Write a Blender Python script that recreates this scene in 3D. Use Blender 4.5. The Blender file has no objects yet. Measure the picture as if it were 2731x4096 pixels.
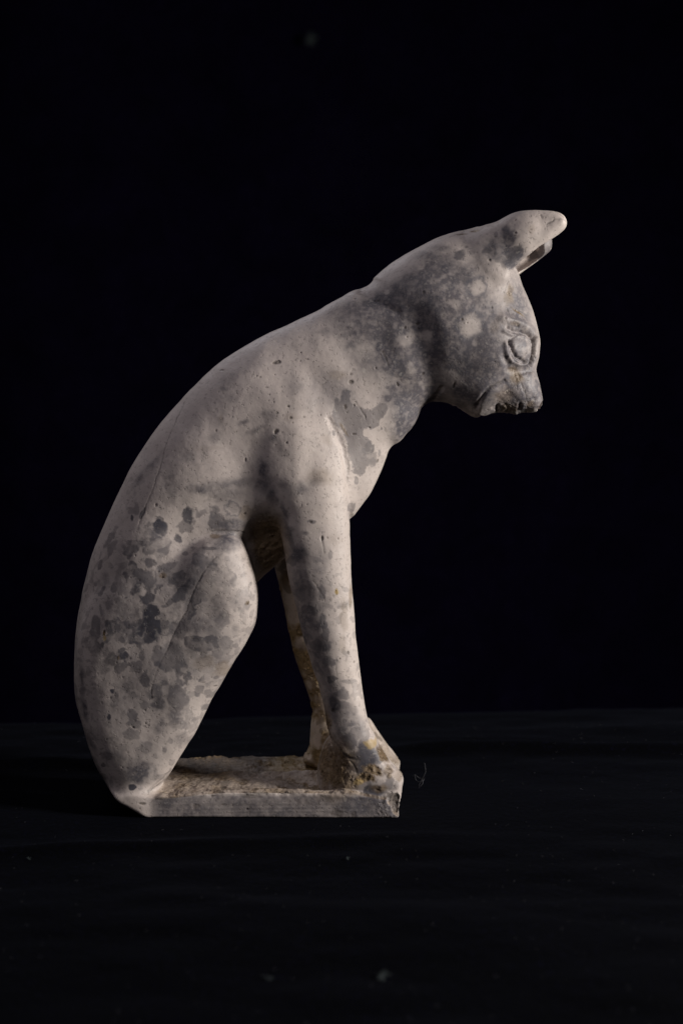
import bpy, math, random
import numpy as np
from mathutils import Vector
random.seed(7); rng = np.random.default_rng(7)
sc = bpy.context.scene

# ------------------------------------------------------------------ camera, world, lights
S = 1e-4                      # one modelling unit (px) in metres: the figurine is about 24 cm tall
CX, CY, D = 1365.0, 1900.0, 4600.0
G = 3203.0                    # level of the cloth, in modelling units (V grows downward)
def world(X, Y, V): return ((X-CX)*S, Y*S, (G-V)*S)

cam_d = bpy.data.cameras.new('camera'); cam = bpy.data.objects.new('camera', cam_d)
sc.collection.objects.link(cam); sc.camera = cam
cam_d.sensor_fit = 'VERTICAL'; cam_d.sensor_height = 24.0; cam_d.lens = 24.0*D/4096.0
cam_d.shift_y = -(2048-CY)/4096.0
cam_d.clip_start = 0.01; cam_d.clip_end = 50
cam.location = world(CX, -D, CY); cam.rotation_euler = (math.radians(90), 0, 0)
cam_d.dof.use_dof = True; cam_d.dof.focus_distance = (D-150)*S; cam_d.dof.aperture_fstop = 5.6

w = bpy.data.worlds.new('World'); sc.world = w; w.use_nodes = True
bg = w.node_tree.nodes['Background']; bg.inputs[0].default_value = (0.55, 0.6, 1.0, 1); bg.inputs[1].default_value = 0.0016

def area(name, loc, target, size, power, col, size_y=None):
    l = bpy.data.lights.new(name, 'AREA'); l.energy = power; l.color = col; l.size = size
    if size_y: l.shape = 'RECTANGLE'; l.size_y = size_y
    o = bpy.data.objects.new(name, l); sc.collection.objects.link(o)
    o.location = loc
    o.rotation_euler = (Vector(target)-Vector(loc)).to_track_quat('-Z', 'Y').to_euler()
    return o
mid = (0.0, 0.0, 0.13)
area('key_lamp', (0.70, -0.25, 0.27), mid, 0.12, 8.0, (1.0, 0.945, 0.88))
area('fill_lamp', (-0.20, -0.28, 0.46), mid, 0.24, 0.36, (1.0, 0.92, 0.99))
area('top_lamp', (-0.25, 0.25, 0.62), mid, 0.25, 0.72, (0.93, 0.93, 1.0))
sc.view_settings.view_transform = 'Standard'; sc.view_settings.look = 'None'
sc.view_settings.exposure = 0; sc.view_settings.gamma = 1

# ------------------------------------------------------------------ numpy helpers
def rr(reg):                                   # readings taken in enlarged crops -> modelling px
    x0, y0, s = reg
    return lambda *pts: [(x0+u/s, y0+v/s) for u, v in pts]
R1 = rr((1700, 780, 2.502)); R2 = rr((1200, 1000, 1.96)); R3 = rr((500, 1200, 1.568))
R4 = rr((250, 2000, 1.809)); R5 = rr((1000, 2000, 1.742)); R6 = rr((500, 2850, 1.254))
def U(pts, yc):                                # place readings on the vertical plane at depth yc
    k = (D+yc)/D
    return [(CX+(p[0]-CX)*k, CY+(p[1]-CY)*k)+tuple(p[2:]) for p in pts]

def hash3(ix, iy, iz, seed):
    h = (ix.astype(np.int64)*73856093) ^ (iy.astype(np.int64)*19349663) ^ (iz.astype(np.int64)*83492791) ^ (seed*2654435761)
    h &= 0xffffffff
    h = ((h ^ (h >> 15))*2246822519) & 0xffffffff
    h = ((h ^ (h >> 13))*3266489917) & 0xffffffff
    return (h ^ (h >> 16))
def vnoise(x, y, z, seed=0):                   # smooth value noise in -1..1
    x0 = np.floor(x); y0 = np.floor(y); z0 = np.floor(z)
    fx = x-x0; fy = y-y0; fz = z-z0
    fx = fx*fx*fx*(fx*(fx*6-15)+10); fy = fy*fy*fy*(fy*(fy*6-15)+10); fz = fz*fz*fz*(fz*(fz*6-15)+10)
    r = 0
    for a in (0, 1):
        for b in (0, 1):
            for c in (0, 1):
                v = hash3(x0+a, y0+b, z0+c, seed).astype(np.float64)/2147483648.0-1
                r = r + v*(fx if a else 1-fx)*(fy if b else 1-fy)*(fz if c else 1-fz)
    return r
def fbm(P, scale, seed=0, octaves=3, stretch=(1, 1, 1)):
    r = 0; amp = 1; tot = 0
    for o in range(octaves):
        q = P/scale*(2.03**o)
        r = r + amp*vnoise(q[:, 0]*stretch[0]+17.3*o, q[:, 1]*stretch[1]+5.1*o, q[:, 2]*stretch[2]-9.7*o, seed+o*31)
        tot += amp; amp *= 0.5
    return r/tot*1.6
def sstep(x, a, b):
    t = np.clip((x-a)/(b-a), 0, 1); return t*t*(3-2*t)
def smin(a, b, k):
    h = np.clip(0.5+0.5*(b-a)/k, 0, 1); return b+(a-b)*h-k*h*(1-h)
def smax(a, b, k): return -smin(-a, -b, k)

def chaikin(pts, n=2):
    p = np.array(pts, float)
    for _ in range(n):
        q = np.roll(p, -1, 0); p = np.stack([p*0.75+q*0.25, p*0.25+q*0.75], 1).reshape(-1, 2)
    return p
def seg_dist(X, V, poly, closed=True):
    d2 = np.full(X.shape, 1e12); inside = np.zeros(X.shape, bool)
    n = len(poly)
    for i in range(n if closed else n-1):
        ax, ay = poly[i]; bx, by = poly[(i+1) % n]
        dx, dy = bx-ax, by-ay; L = dx*dx+dy*dy+1e-9
        t = np.clip(((X-ax)*dx+(V-ay)*dy)/L, 0, 1)
        d2 = np.minimum(d2, (X-ax-t*dx)**2+(V-ay-t*dy)**2)
        if closed:
            c = ((ay > V) != (by > V)); inside ^= c & (X < (bx-ax)*(V-ay)/(by-ay+1e-12)+ax)
    d = np.sqrt(d2)
    return np.where(inside, d, -d) if closed else d
def blur(a, sig):
    r = int(3*sig)+1; k = np.exp(-0.5*(np.arange(-r, r+1)/sig)**2); k /= k.sum()
    for ax in (0, 1):
        p = np.pad(a, [(r, r) if i == ax else (0, 0) for i in (0, 1)], mode='edge')
        a = sum(k[j]*np.take(p, range(j, j+a.shape[ax]), axis=ax) for j in range(2*r+1))
    return a
def rbf(X, V, ctrl, col, sig=150.0):
    num = 0; den = 1e-12
    for c in ctrl:
        wgt = 1.0/(((X-c[0])**2+(V-c[1])**2)/(sig*sig)+0.15)**2
        num = num+wgt*c[col]; den = den+wgt
    return num/den

H2 = 5.0; X0, V0 = 230.0, 780.0; NX, NV = 420, 510       # 2D field lattice
gx = X0+H2*np.arange(NX); gv = V0+H2*np.arange(NV)
GX, GV = np.meshgrid(gx, gv, indexing='ij')

class Inflate:
    """side outline -> rounded solid about the plane y=yc: half thickness W, edge rounding radius R."""
    def __init__(s, poly, ctrl, yc=0.0, sharp=8, smooth=5.0, nch=2, ytilt=None):
        s.yc = yc; s.ytilt = ytilt
        P = chaikin(poly, nch) if nch else np.array(poly, float)
        d = seg_dist(GX, GV, P)
        R = rbf(GX, GV, ctrl, 3); s.W = rbf(GX, GV, ctrl, 2)
        dd = np.clip(d, None, R)
        u = np.where(d > 0, (2*R*dd-dd*dd)/(R*R), 2*d/R)
        ub = blur(u, smooth)
        m = sstep(d, 10, 60)
        s.u = (u*(1-m)+ub*m)
        g0, g1 = np.gradient(s.u, H2); s.g = np.sqrt(g0*g0+g1*g1)
        s.F = np.stack([s.u, s.W, s.g], -1)
    def __call__(s, X, Y, V, fld=None):
        if fld is None: f = sample(s.F, X, V); u, W, g = f[..., 0], f[..., 1], f[..., 2]
        else: u, W, g = s.grid[..., 0], s.grid[..., 1], s.grid[..., 2]
        yc = s.yc if s.ytilt is None else s.yc+s.ytilt(X, V)
        y = (Y-yc)
        f = (y/W)**2-u
        gr = np.sqrt((2*y/(W*W))**2+g*g)+0.0012
        return np.clip(f/gr, -300, 300)
def sample(F, X, V):
    a = np.clip((X-X0)/H2, 0, NX-1.001); b = np.clip((V-V0)/H2, 0, NV-1.001)
    i = a.astype(int); j = b.astype(int); fa = (a-i)[..., None]; fb = (b-j)[..., None]
    return (F[i, j]*(1-fa)+F[i+1, j]*fa)*(1-fb)+(F[i, j+1]*(1-fa)+F[i+1, j+1]*fa)*fb

# ------------------------------------------------------------------ outlines
back = R2((480, 305), (400, 320), (320, 375), (230, 420), (150, 475), (0, 540)) + R3((1000, 165), (900, 205), (760, 280), (640, 360), (560, 425),
       (480, 490), (400, 580), (330, 660), (200, 800), (120, 930), (50, 1030), (0, 1130)) + \
       R4((385, 0), (350, 80), (300, 190), (240, 320), (200, 450), (165, 600), (135, 740), (110, 900), (95, 1050), (92, 1250), (100, 1400), (130, 1560))
belly = [(520, 2950), (600, 2850), (760, 2640), (900, 2450), (1029, 2328), (1075, 2284), (1098, 2264), (1141, 2230), (1250, 2160), (1402, 2082)]
chest = R2((480, 2010), (550, 1920), (600, 1820), (640, 1720), (675, 1640), (695, 1570), (725, 1532), (760, 1518), (790, 1495), (830, 1440), (870, 1395), (905, 1340), (930, 1280), (950, 1235), (990, 1210))
jaw = R2((1060, 1195), (1110, 1190), (1200, 1220), (1290, 1265), (1380, 1318)) + R1((560, 2222), (640, 2195), (735, 2170), (860, 2195), (910, 2195), (945, 2175), (1020, 2172), (1100, 2170), (1140, 2140), (1168, 2100),
      (1172, 2040), (1160, 1970), (1145, 1910), (1130, 1850), (1114, 1800), (1106, 1745), (1120, 1700), (1142, 1620), (1150, 1530), (1145, 1450), (1125, 1360), (1100, 1250), (1060, 1130), (1020, 1030), (970, 920), (925, 780), (850, 640), (760, 480), (660, 370), (575, 338))
crown = R1((500, 337), (430, 350), (270, 375), (120, 430), (0, 490)) + R2((800, 50), (680, 130), (580, 220), (520, 275))
import time; T00=time.time()
torso_c = [  # x, v, half thickness, rounding radius
    (420, 2500, 190, 230), (600, 2300, 200, 260), (450, 2850, 190, 190), (800, 1900, 195, 280), (1000, 1650, 185, 280), (1250, 1500, 165, 260), (1350, 1850, 150, 200),
    (1480, 1400, 150, 260), (1640, 1350, 165, 250), (1780, 1300, 195, 250), (1950, 1400, 185, 260), (1600, 1650, 125, 150), (1850, 1100, 165, 200),
    (1500, 1900, 110, 130), (2080, 1560, 112, 95), (2130, 1610, 95, 80), (1900, 1600, 150, 140), (2120, 1380, 135, 170), (1050, 2190, 82, 120), (1090, 1980, 168, 200), (1130, 1850, 175, 220), (900, 2080, 165, 190), (700, 2700, 110, 120)]
# two pieces so that the nape fold shows: trunk with neck, and head
trunk = Inflate(U([(1700, 1120)]+back+belly+chest+[(1760, 1560), (1800, 1350)], 0), U(torso_c, 0), 0)
head = Inflate(U(jaw+crown+[(1505, 1104), (1440, 1200), (1520, 1450), (1680, 1580)], 0), U(torso_c, 0), 0)
haunch_o = R4((560, 500), (700, 455), (830, 370), (960, 290), (1050, 250), (1160, 228), (1270, 248), (1335, 370), (1385, 510), (1405, 590), (1420, 680), (1415, 780), (1400, 880), (1370, 950), (1310, 1060), (1240, 1180), (1150, 1330), (1080, 1440),
        (1010, 1580), (960, 1690), (890, 1790), (820, 1900), (770, 1990), (720, 2050), (690, 2110), (690, 2330), (560, 2330), (420, 2180), (370, 2110), (280, 1990), (230, 1880), (170, 1700),
        (130, 1560), (100, 1400), (100, 1250), (110, 1050), (150, 900), (230, 740), (340, 600))
HC = [(500, 2500, 105, 200), (650, 2400, 112, 190), (900, 2330, 122, 120), (900, 2500, 122, 140), (750, 2700, 118, 150), (620, 2950, 112, 120), (480, 3000, 112, 150), (400, 2700, 100, 180), (600, 3150, 105, 90), (700, 2950, 105, 70)]
YH = 122
near_h = U(haunch_o, -YH); HCU = U(HC, -YH)
haunchN = Inflate(near_h, HCU, -YH); haunchF = Inflate([(x-58*float(sstep(x, 560, 900)), y) for x, y in near_h], HCU, YH)
leg_o = [(1190, 1560), (1265, 1560), (1317, 1640), (1348, 1730), (1368, 1791), (1384, 1893), (1396, 2000), (1400, 2083), (1400, 2172), (1402, 2287), (1410, 2402), (1419, 2517), (1431, 2631), (1445, 2735), (1459, 2827), (1476, 2900), (1500, 2960), (1480, 3060),
         (1400, 3080), (1345, 3010), (1322, 2955), (1305, 2895), (1297, 2832), (1281, 2763), (1258, 2700), (1235, 2620), (1212, 2545), (1195, 2471), (1172, 2390), (1155, 2321), (1141, 2230), (1129, 2155), (1109, 2069), (1085, 1960), (1070, 1850), (1080, 1720), (1120, 1620)]
LC = [(1200, 1600, 62, 120), (1200, 1800, 88, 140), (1250, 2000, 100, 125), (1270, 2250, 100, 118), (1300, 2450, 88, 100), (1350, 2700, 76, 84), (1390, 2900, 78, 74), (1420, 3030, 85, 70)]
YL = 125
legN = Inflate(U(leg_o, -YL), U(LC, -YL), -YL)
far_left = [(1050, 2000), (1080, 2180)]+R5((172, 480), (190, 560), (225, 700), (260, 860), (290, 1000), (330, 1150), (385, 1300), (435, 1450), (440, 1480), (425, 1540), (415, 1640), (405, 1740), (370, 1770), (370, 1850))
far_o = far_left+[(1560, 3120), (1560, 3060), (1500, 2960), (1430, 2860), (1400, 2740), (1375, 2620), (1360, 2500), (1340, 2350), (1330, 2150), (1330, 1800), (1150, 1750)]
legF = Inflate(U(far_o, YL), U([(1250, 2000, 95, 120), (1230, 2250, 92, 110), (1270, 2550, 78, 85), (1330, 2800, 74, 76), (1300, 2950, 78, 70), (1450, 3050, 85, 70)], YL), YL)
paw_o = [(1350, 2960), (1400, 2930), (1478, 2922), (1499, 2947), (1522, 2987), (1551, 3033), (1586, 3073), (1608, 3099), (1613, 3117), (1606, 3148), (1598, 3200), (1560, 3245), (1300, 3245), (1330, 3080)]
PC = [(1420, 3000, 84, 62), (1500, 3080, 95, 55), (1380, 3200, 92, 60), (1590, 3130, 95, 40), (1590, 3220, 90, 40)]
pawN = Inflate(U(paw_o, -YL), U(PC, -YL), -YL); pawF = Inflate(U(paw_o, -YL), U(PC, -YL), YL)
web = Inflate(U([(1290, 2985), (1330, 2935), (1400, 2960), (1500, 3040), (1560, 3180), (1270, 3190), (1265, 3090)], -40), [(1300, 3000, 105, 50), (1400, 3100, 175, 60)], -10)
ear_o = R1((480, 480), (560, 370), (610, 322), (680, 280), (800, 215), (900, 178), (1050, 160), (1150, 168), (1260, 182), (1330, 205), (1375, 250), (1390, 310), (1375, 360), (1330, 400), (1275, 445), (1200, 505), (1100, 575), (1000, 645), (920, 705), (865, 765), (830, 850), (760, 900), (560, 760))
EC = [(1950, 1000, 78, 70), (2060, 930, 84, 75), (2200, 900, 62, 50), (2020, 1080, 62, 50)]
YE = 112
tiltN = lambda X, V: -0.22*(X-2000); tiltF = lambda X, V: 0.22*(X-2000)
earN = Inflate(U(ear_o, -YE), U(EC, -YE), -YE+10, ytilt=tiltN)
ear_f = [(x, y) for x, y in U(ear_o, -YE)]
low = lambda x, y: (x, y+(26 if (y > 915 and x > 2010) else 0))
earF = Inflate([low(x, y) for x, y in ear_f], U(EC, -YE), YE-10, ytilt=tiltF)
# hollow of the ear: the leaf shifted toward the front and shrunk
def hollow(pts, sh, kx=0.80, kv=0.72):
    c = np.array([2110.0, 975.0]); out = []
    for x, y in pts:
        out.append((c[0]+(x-c[0])*kx+sh[0], c[1]+(y-c[1])*kv+sh[1]))
    return out
EH = [(1950, 1000, 52, 50), (2060, 960, 60, 55), (2200, 920, 34, 42), (2040, 1080, 40, 40)]
hollN = Inflate(hollow(ear_f, (46, 66)), EH, -YE+26, ytilt=tiltN)
hollF = Inflate(hollow([low(*p) for p in ear_f], (-16, 30), 0.80, 0.70), [(1950, 1000, 60, 50), (2060, 980, 66, 50), (2200, 930, 50, 40), (2040, 1080, 50, 40)], YE-46, ytilt=tiltF)

print("infl",time.time()-T00)
def ell(X, Y, V, c, r, rot=0.0):
    ca, sa = math.cos(rot), math.sin(rot); dx, dv = X-c[0], V-c[1]
    p = (dx*ca+dv*sa)/r[0]; q = (-dx*sa+dv*ca)/r[2]; t = (Y-c[1+1])/r[1] if len(c) > 2 else Y/r[1]
    k = np.sqrt(p*p+q*q+t*t)+1e-6
    return (k-1)*min(r)
def plinth(X, Y, V):
    # foot strips and ridges carved on the top of the slab
    t = 3111-10*np.exp(-((Y+205)/22.0)**2)+20*np.exp(-((Y+120)/45.0)**2)*sstep(X, 900, 1300)-22*np.exp(-((Y-15)/26.0)**2)*sstep(X, 700, 950)*(1-0.6*sstep(X, 1250, 1400))-34*sstep(Y, 60, 190)*(1-0.35*sstep(X, 1000, 700))
    t = t+np.exp(-((Y+215)/50.0)**2)*(24*sstep(X, 950, 640)+24*sstep(X, 1380, 1540))
    t = t+16*sstep(X, 820, 600)*sstep(Y, -120, -220)*0 - 9*np.sin((X-560)/170.0)*np.exp(-((Y+60)/90.0)**2)*0.6
    top = t-V
    side = np.abs(Y+2)-(224+3*np.sin(X/190.0))
    right = (X-(1578-0.0*Y))-0.12*(3200-V)-5
    left = 500-X+np.clip(V-3112, 0, 95)*0.62
    d = smax(smax(top*0.95, side, 9), smax(right, left, 8), 8)
    return smax(d, V-3203, 5)

def comps(X, Y, V):
    return [c(X, Y, V) for c in (trunk, head, haunchN, haunchF, legN, legF, pawN, pawF, web, earN, earF)]+[plinth(X, Y, V)]
def field(X, Y, V, parts=False):
    t, h, hn, hf, ln, lf, pn, pf, wb, en, ef, pl = comps(X, Y, V)
    en2 = smax(en, -hollN(X, Y, V), 6); ef2 = smax(ef, -hollF(X, Y, V), 6)
    b = smin(t, h, 26)
    b = smin(b, smin(hn, hf, 20), 36-18*sstep(X, 700, 850))
    b = smin(b, smin(ln, lf, 10), 42+60*sstep(X, 1290, 1180)*(1-sstep(V, 1900, 2110))-30*sstep(V, 2060, 2190)*sstep(X, 1330, 1300))
    e = smin(b, en2, 20+45*sstep(X, 2070, 1960)); e = smin(e, ef2, 20+45*sstep(X, 2070, 1960))
    p = smin(smin(pn, pf, 8), wb, 18)
    e = smin(e, p, 22)
    f = smin(e, pl, 9+45*sstep(X, 690, 600))
    # broken places: mouth notch, nostril, snapped chin, chipped corner of the slab, hole in the crown
    for c, r, rot in CUTS: f = smax(f, -ell(X, Y, V, c, r, rot), 3.5)
    f = smax(f, ((V-3138)*87-(X-499)*50)/100.0+0*Y, 18)
    if parts: return f, pl, np.minimum(en, hollN(X, Y, V)+10), np.minimum(ef, hollF(X, Y, V)+10), smin(smin(b, p, 10), 1e3, 1)
    return f
def pc(px, py, y): a = U([(px, py)], y)[0]; return (a[0], a[1], y)
CUTS = [
    (pc(1994, 1640, -95), (11, 60, 22), -0.35), (pc(2006, 1652, -85), (18, 60, 12), 0.2),
    (pc(2156, 1622, -32), (9, 22, 19), 0.45), (pc(2156, 1622, 32), (9, 22, 19), 0.45),
    (pc(2094, 1662, -40), (12, 60, 8), 0.1), (pc(1968, 1664, -60), (14, 120, 8), 0.5), (pc(1850, 1662, 0), (40, 200, 14), 0.35),
    (pc(1590, 3215, -215), (26, 26, 42), 0.1), (pc(1566, 3196, -228), (20, 16, 22), 0.4), (pc(1604, 3240, -150), (16, 60, 22), 0.1),
    (pc(1922, 912, -20), (16, 60, 7), -0.4)]

# ------------------------------------------------------------------ surface nets
def build_surface(h):
    xs = np.arange(280, 2280, h); vs = np.arange(826, 3216, h); ys = np.arange(-262, 262, h)
    XX = xs[:, None, None]; VV = vs[None, :, None]; YY = ys[None, None, :]
    A = np.empty((len(xs), len(vs), len(ys)), np.float32)
    for i0 in range(0, len(xs), 40):
        X, V, Y = np.broadcast_arrays(XX[i0:i0+40], VV, YY)
        # cheap reject: coarse distance is never far wrong near the surface
        A[i0:i0+40] = field_grid(xs[i0:i0+40], vs, ys)
    s = A < 0
    n = A.shape
    nc = (n[0]-1, n[1]-1, n[2]-1)
    cnt = np.zeros(nc, np.uint8)
    for a in (0, 1):
        for b in (0, 1):
            for c in (0, 1):
                cnt += s[a:a+nc[0], b:b+nc[1], c:c+nc[2]]
    act = np.argwhere((cnt > 0) & (cnt < 8))
    idx = np.full(nc, -1, np.int32); idx[tuple(act.T)] = np.arange(len(act))
    pos = np.zeros((len(act), 3)); num = np.zeros(len(act))
    i, j, k = act.T
    for ax in range(3):
        o = [a for a in range(3) if a != ax]
        for a in (0, 1):
            for b in (0, 1):
                d0 = [0, 0, 0]; d0[o[0]] = a; d0[o[1]] = b; d1 = list(d0); d1[ax] = 1
                f0 = A[i+d0[0], j+d0[1], k+d0[2]]; f1 = A[i+d1[0], j+d1[1], k+d1[2]]
                m = (f0 < 0) != (f1 < 0)
                t = np.where(m, f0/(f0-f1+1e-12), 0)
                p = np.tile(np.array(d0, float), (len(act), 1)); p[:, ax] += t
                pos[m] += p[m]; num[m] += 1
    pos = pos/num[:, None]+act
    P = np.stack([xs[0]+pos[:, 0]*h, ys[0]+pos[:, 2]*h, vs[0]+pos[:, 1]*h], 1)   # X, Y, V
    quads = []
    for ax in range(3):
        sl0 = [slice(None)]*3; sl1 = [slice(None)]*3; sl0[ax] = slice(0, -1); sl1[ax] = slice(1, None)
        ch = s[tuple(sl0)] != s[tuple(sl1)]
        e = np.argwhere(ch); o = [a for a in range(3) if a != ax]
        ok = (e[:, o[0]] > 0) & (e[:, o[1]] > 0) & (e[:, o[0]] < nc[o[0]]) & (e[:, o[1]] < nc[o[1]])
        e = e[ok]; sg = s[tuple(e.T)]
        q = []
        for a, b in ((0, 0), (1, 0), (1, 1), (0, 1)):
            c = e.copy(); c[:, o[0]] -= a; c[:, o[1]] -= b; q.append(idx[tuple(c.T)])
        q = np.stack(q, 1); 
        flip = sg if ax != 1 else ~sg
        q[flip] = q[flip][:, ::-1]
        quads.append(q)
    Q = np.concatenate(quads); Q = Q[(Q >= 0).all(1)]
    return P, Q

INF = (trunk, head, haunchN, haunchF, legN, legF, pawN, pawF, web, earN, earF, hollN, hollF)
def field_grid(xs, vs, ys):
    X, V = np.meshgrid(xs, vs, indexing='ij')
    # evaluate only columns whose 2D position can touch the figurine
    save = {}
    out = np.full((len(xs), len(vs), len(ys)), 50.0, np.float32)
    um = np.max([sample(c.F[..., :1], X, V)[..., 0] for c in INF[:11]], 0)
    m = (um > -0.35) | (V > 3040)
    i, j = np.nonzero(m)
    if len(i) == 0: return out
    xx = X[i, j][:, None]+0*ys[None, :]; vv = V[i, j][:, None]+0*ys[None, :]; yy = 0*xx+ys[None, :]
    out[i, j] = field_cols(X[i, j], V[i, j], ys)
    return out
def field_cols(x, v, ys):
    global sample
    cache = {}
    real = sample
    def fake(F, X, V):
        k = id(F)
        if k not in cache: cache[k] = real(F, x, v)[:, None, :]
        return cache[k]
    sample = fake
    try: r = field(x[:, None], ys[None, :], v[:, None])
    finally: sample = real
    return r

def project(P, Q, n=1, lim=2.5):
    for _ in range(n):
        P = P-np.clip(field(P[:, 0], P[:, 1], P[:, 2]), -lim, lim)[:, None]*vnormals(P, Q)
    return P
def subdivide(P, Q):
    n = len(P)
    E = np.stack([Q, np.roll(Q, -1, 1)], -1).reshape(-1, 2); Es = np.sort(E, 1)
    key = Es[:, 0].astype(np.int64)*n+Es[:, 1]
    uk, inv = np.unique(key, return_inverse=True)
    a = uk//n; b = uk % n
    mid_ = (P[a]+P[b])/2; cen = P[Q].mean(1)
    em = (inv.reshape(-1, 4)+n); fc = np.arange(len(Q))+n+len(uk)
    nq = np.stack([np.stack([Q[:, k], em[:, k], fc, em[:, (k-1) % 4]], 1) for k in range(4)], 1).reshape(-1, 4)
    return np.concatenate([P, mid_, cen]), nq
def vnormals(P, Q):
    a = P[Q[:, 2]]-P[Q[:, 0]]; b = P[Q[:, 3]]-P[Q[:, 1]]; nrm = np.cross(a, b)
    N = np.zeros_like(P)
    for k in range(4):
        for c in range(3): N[:, c] += np.bincount(Q[:, k], nrm[:, c], minlength=len(P))
    return N/(np.linalg.norm(N, axis=1, keepdims=True)+1e-12)
import time; T0 = time.time()
P, Q = build_surface(6.5)
print('nets', len(P), len(Q), time.time()-T0)
P = project(P, Q, 2)
P, Q = subdivide(P, Q)
P = project(P, Q, 1)
print('subdivided', len(P), time.time()-T0)

# ------------------------------------------------------------------ marks and relief, laid out in the figurine's own side view
def near(pts, yc=-190): return np.array(U(pts, yc))
X_, Y_, V_ = P.T
N0 = vnormals(P, Q)
nearside = sstep(-Y_, -10, 40)*sstep(-N0[:, 1], -0.15, 0.15)
nearleg = sstep(-Y_, 20, 50)
wob = 9*fbm(P, 34, 5, 3); wob2 = 9*fbm(P+500, 34, 9, 3); wf = 3*fbm(P, 9, 15, 2); wf2 = 3*fbm(P+300, 9, 19, 2)
QX = X_+wob*1.15+wf*1.1; QV = V_+wob2*1.15+wf2*1.1
PX = X_+wf*0.7; PV = V_+wf2*0.7
def polyd(pts, yc=-190, X=None, V=None, pad=60):
    p = near(pts, yc); X = PX if X is None else X; V = PV if V is None else V
    d = np.full(len(P), 1e3)
    m = (X > p[:, 0].min()-pad) & (X < p[:, 0].max()+pad) & (V > p[:, 1].min()-pad) & (V < p[:, 1].max()+pad)
    d[m] = np.abs(seg_dist(X[m], V[m], p[:, :2], closed=False)); return d
def polyfill(pts, yc=-190, edge=4, pad=40):
    p = near(chaikin(pts, 1), yc); r = np.zeros(len(P))
    m = (QX > p[:, 0].min()-pad) & (QX < p[:, 0].max()+pad) & (QV > p[:, 1].min()-pad) & (QV < p[:, 1].max()+pad)
    r[m] = sstep(seg_dist(QX[m], QV[m], p[:, :2]), -edge, edge); return r
def blobs(reg, lst, yc=-190, soft=0.5, mode='max', out=None, mask=None):
    r = np.zeros(len(P)) if out is None else out
    for b in lst:
        u, v, ru, rv = b[:4]; rot = math.radians(b[4]) if len(b) > 5 else 0.0; st = b[-1] if len(b) > 4 else 1.0
        c = near(reg((u, v)), yc)[0]; s = reg((0, 0), (1, 1)); s = s[1][0]-s[0][0]
        ru *= s; rv *= s; R = max(ru, rv)*1.6+14
        i = np.nonzero((np.abs(QX-c[0]) < R) & (np.abs(QV-c[1]) < R))[0]
        sm = min(1.0, min(ru, rv)/22.0)
        x = X_[i]+(QX[i]-X_[i])*sm-c[0]; y = V_[i]+(QV[i]-V_[i])*sm-c[1]
        ca, sa = math.cos(rot), math.sin(rot)
        k = np.sqrt(((x*ca+y*sa)/ru)**2+((-x*sa+y*ca)/rv)**2)
        w = st*(1-sstep(k, 1-soft*0.8, 1+soft*0.5))
        if mode == 'ring': w = st*np.exp(-((k-1)/0.17)**2)
        r[i] = np.maximum(r[i], w) if mode != 'add' else r[i]+w
    return r
Z = lambda: np.zeros(len(P))
# --- dark blue-grey stains and painted-in shade: broad soft clouds
stain_shade = Z()
blobs(R2, [(500, 430, 240, 90, -15, .55), (750, 430, 300, 130, -20, .6), (1100, 450, 210, 170, 0, .72), (1050, 650, 170, 160, 0, .7), (650, 560, 160, 90, 0, .5), (900, 880, 150, 120, 0, .5),
           (1080, 850, 180, 130, 0, .65), (1250, 800, 180, 130, 0, .72), (1350, 930, 150, 110, 0, .75), (1450, 850, 100, 130, 0, .8), (1200, 250, 220, 70, -30, .55), (900, 200, 240, 50, -32, .42), (1000, 120, 180, 40, -35, .5), (1400, 420, 120, 100, 0, .4),
           (800, 1160, 110, 130, 0, .8), (700, 1170, 70, 60, 0, .6), (900, 1120, 80, 120, 0, .8), (850, 1330, 80, 90, 0, .6), (560, 740, 110, 70, 0, .4), (420, 740, 80, 60, 0, .4), (200, 640, 90, 40, 20, .3)], -150, 1.1, out=stain_shade)  # throat blobs mix stain with the painted shadow of the jaw
blobs(R3, [(560, 860, 50, 35, .3), (380, 970, 55, 40, 30, .32), (650, 610, 50, 35, .26), (610, 550, 30, 18, .35), (740, 765, 36, 14, -20, .55), (820, 810, 80, 16, -28, .3), (900, 720, 70, 35, .3), (930, 860, 28, 28, .45), (1080, 540, 75, 65, .22),
           (590, 1165, 140, 42, -15, .42), (480, 1185, 80, 40, .45), (690, 1150, 100, 42, .4), (860, 1070, 35, 75, .6), (870, 1150, 55, 70, .5), (920, 1230, 38, 80, -15, .5), (650, 1220, 90, 60, .35), (1100, 1190, 70, 42, .4), (1000, 1160, 50, 30, .3), (160, 1030, 30, 90, 35, .35),
           (80, 1110, 70, 30, -60, .35), (650, 480, 120, 40, -30, .16), (1020, 1450, 34, 110, -18, .55), (1000, 1330, 26, 80, -20, .5), (1130, 1460, 22, 12, .5), (1200, 1130, 50, 40, .35), (300, 1180, 60, 80, .2), (880, 1420, 130, 120, .6)], -200, 1.1, out=stain_shade)  # last blob paints shade into the belly hollow
blobs(R4, [(640, 320, 140, 60, .35), (450, 430, 80, 110, .28), (960, 900, 180, 95, .42), (1130, 800, 85, 140, .38), (960, 1060, 100, 140, .35), (930, 1220, 110, 120, .33), (1180, 290, 110, 80, .55), (1200, 190, 160, 60, .5), (380, 1850, 140, 60, .3), (560, 1960, 110, 100, .6), (700, 1640, 50, 70, .42),
           (820, 1540, 70, 70, .42), (130, 1330, 22, 130, .5), (150, 1520, 28, 100, -10, .6), (200, 1780, 30, 100, -20, .4), (1250, 940, 30, 45, .3), (620, 1800, 160, 120, .22), (290, 600, 50, 70, .3), (480, 1500, 140, 90, .12), (850, 1740, 70, 60, .35), (1260, 730, 50, 70, .35)], -215, 1.1, out=stain_shade)
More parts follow.
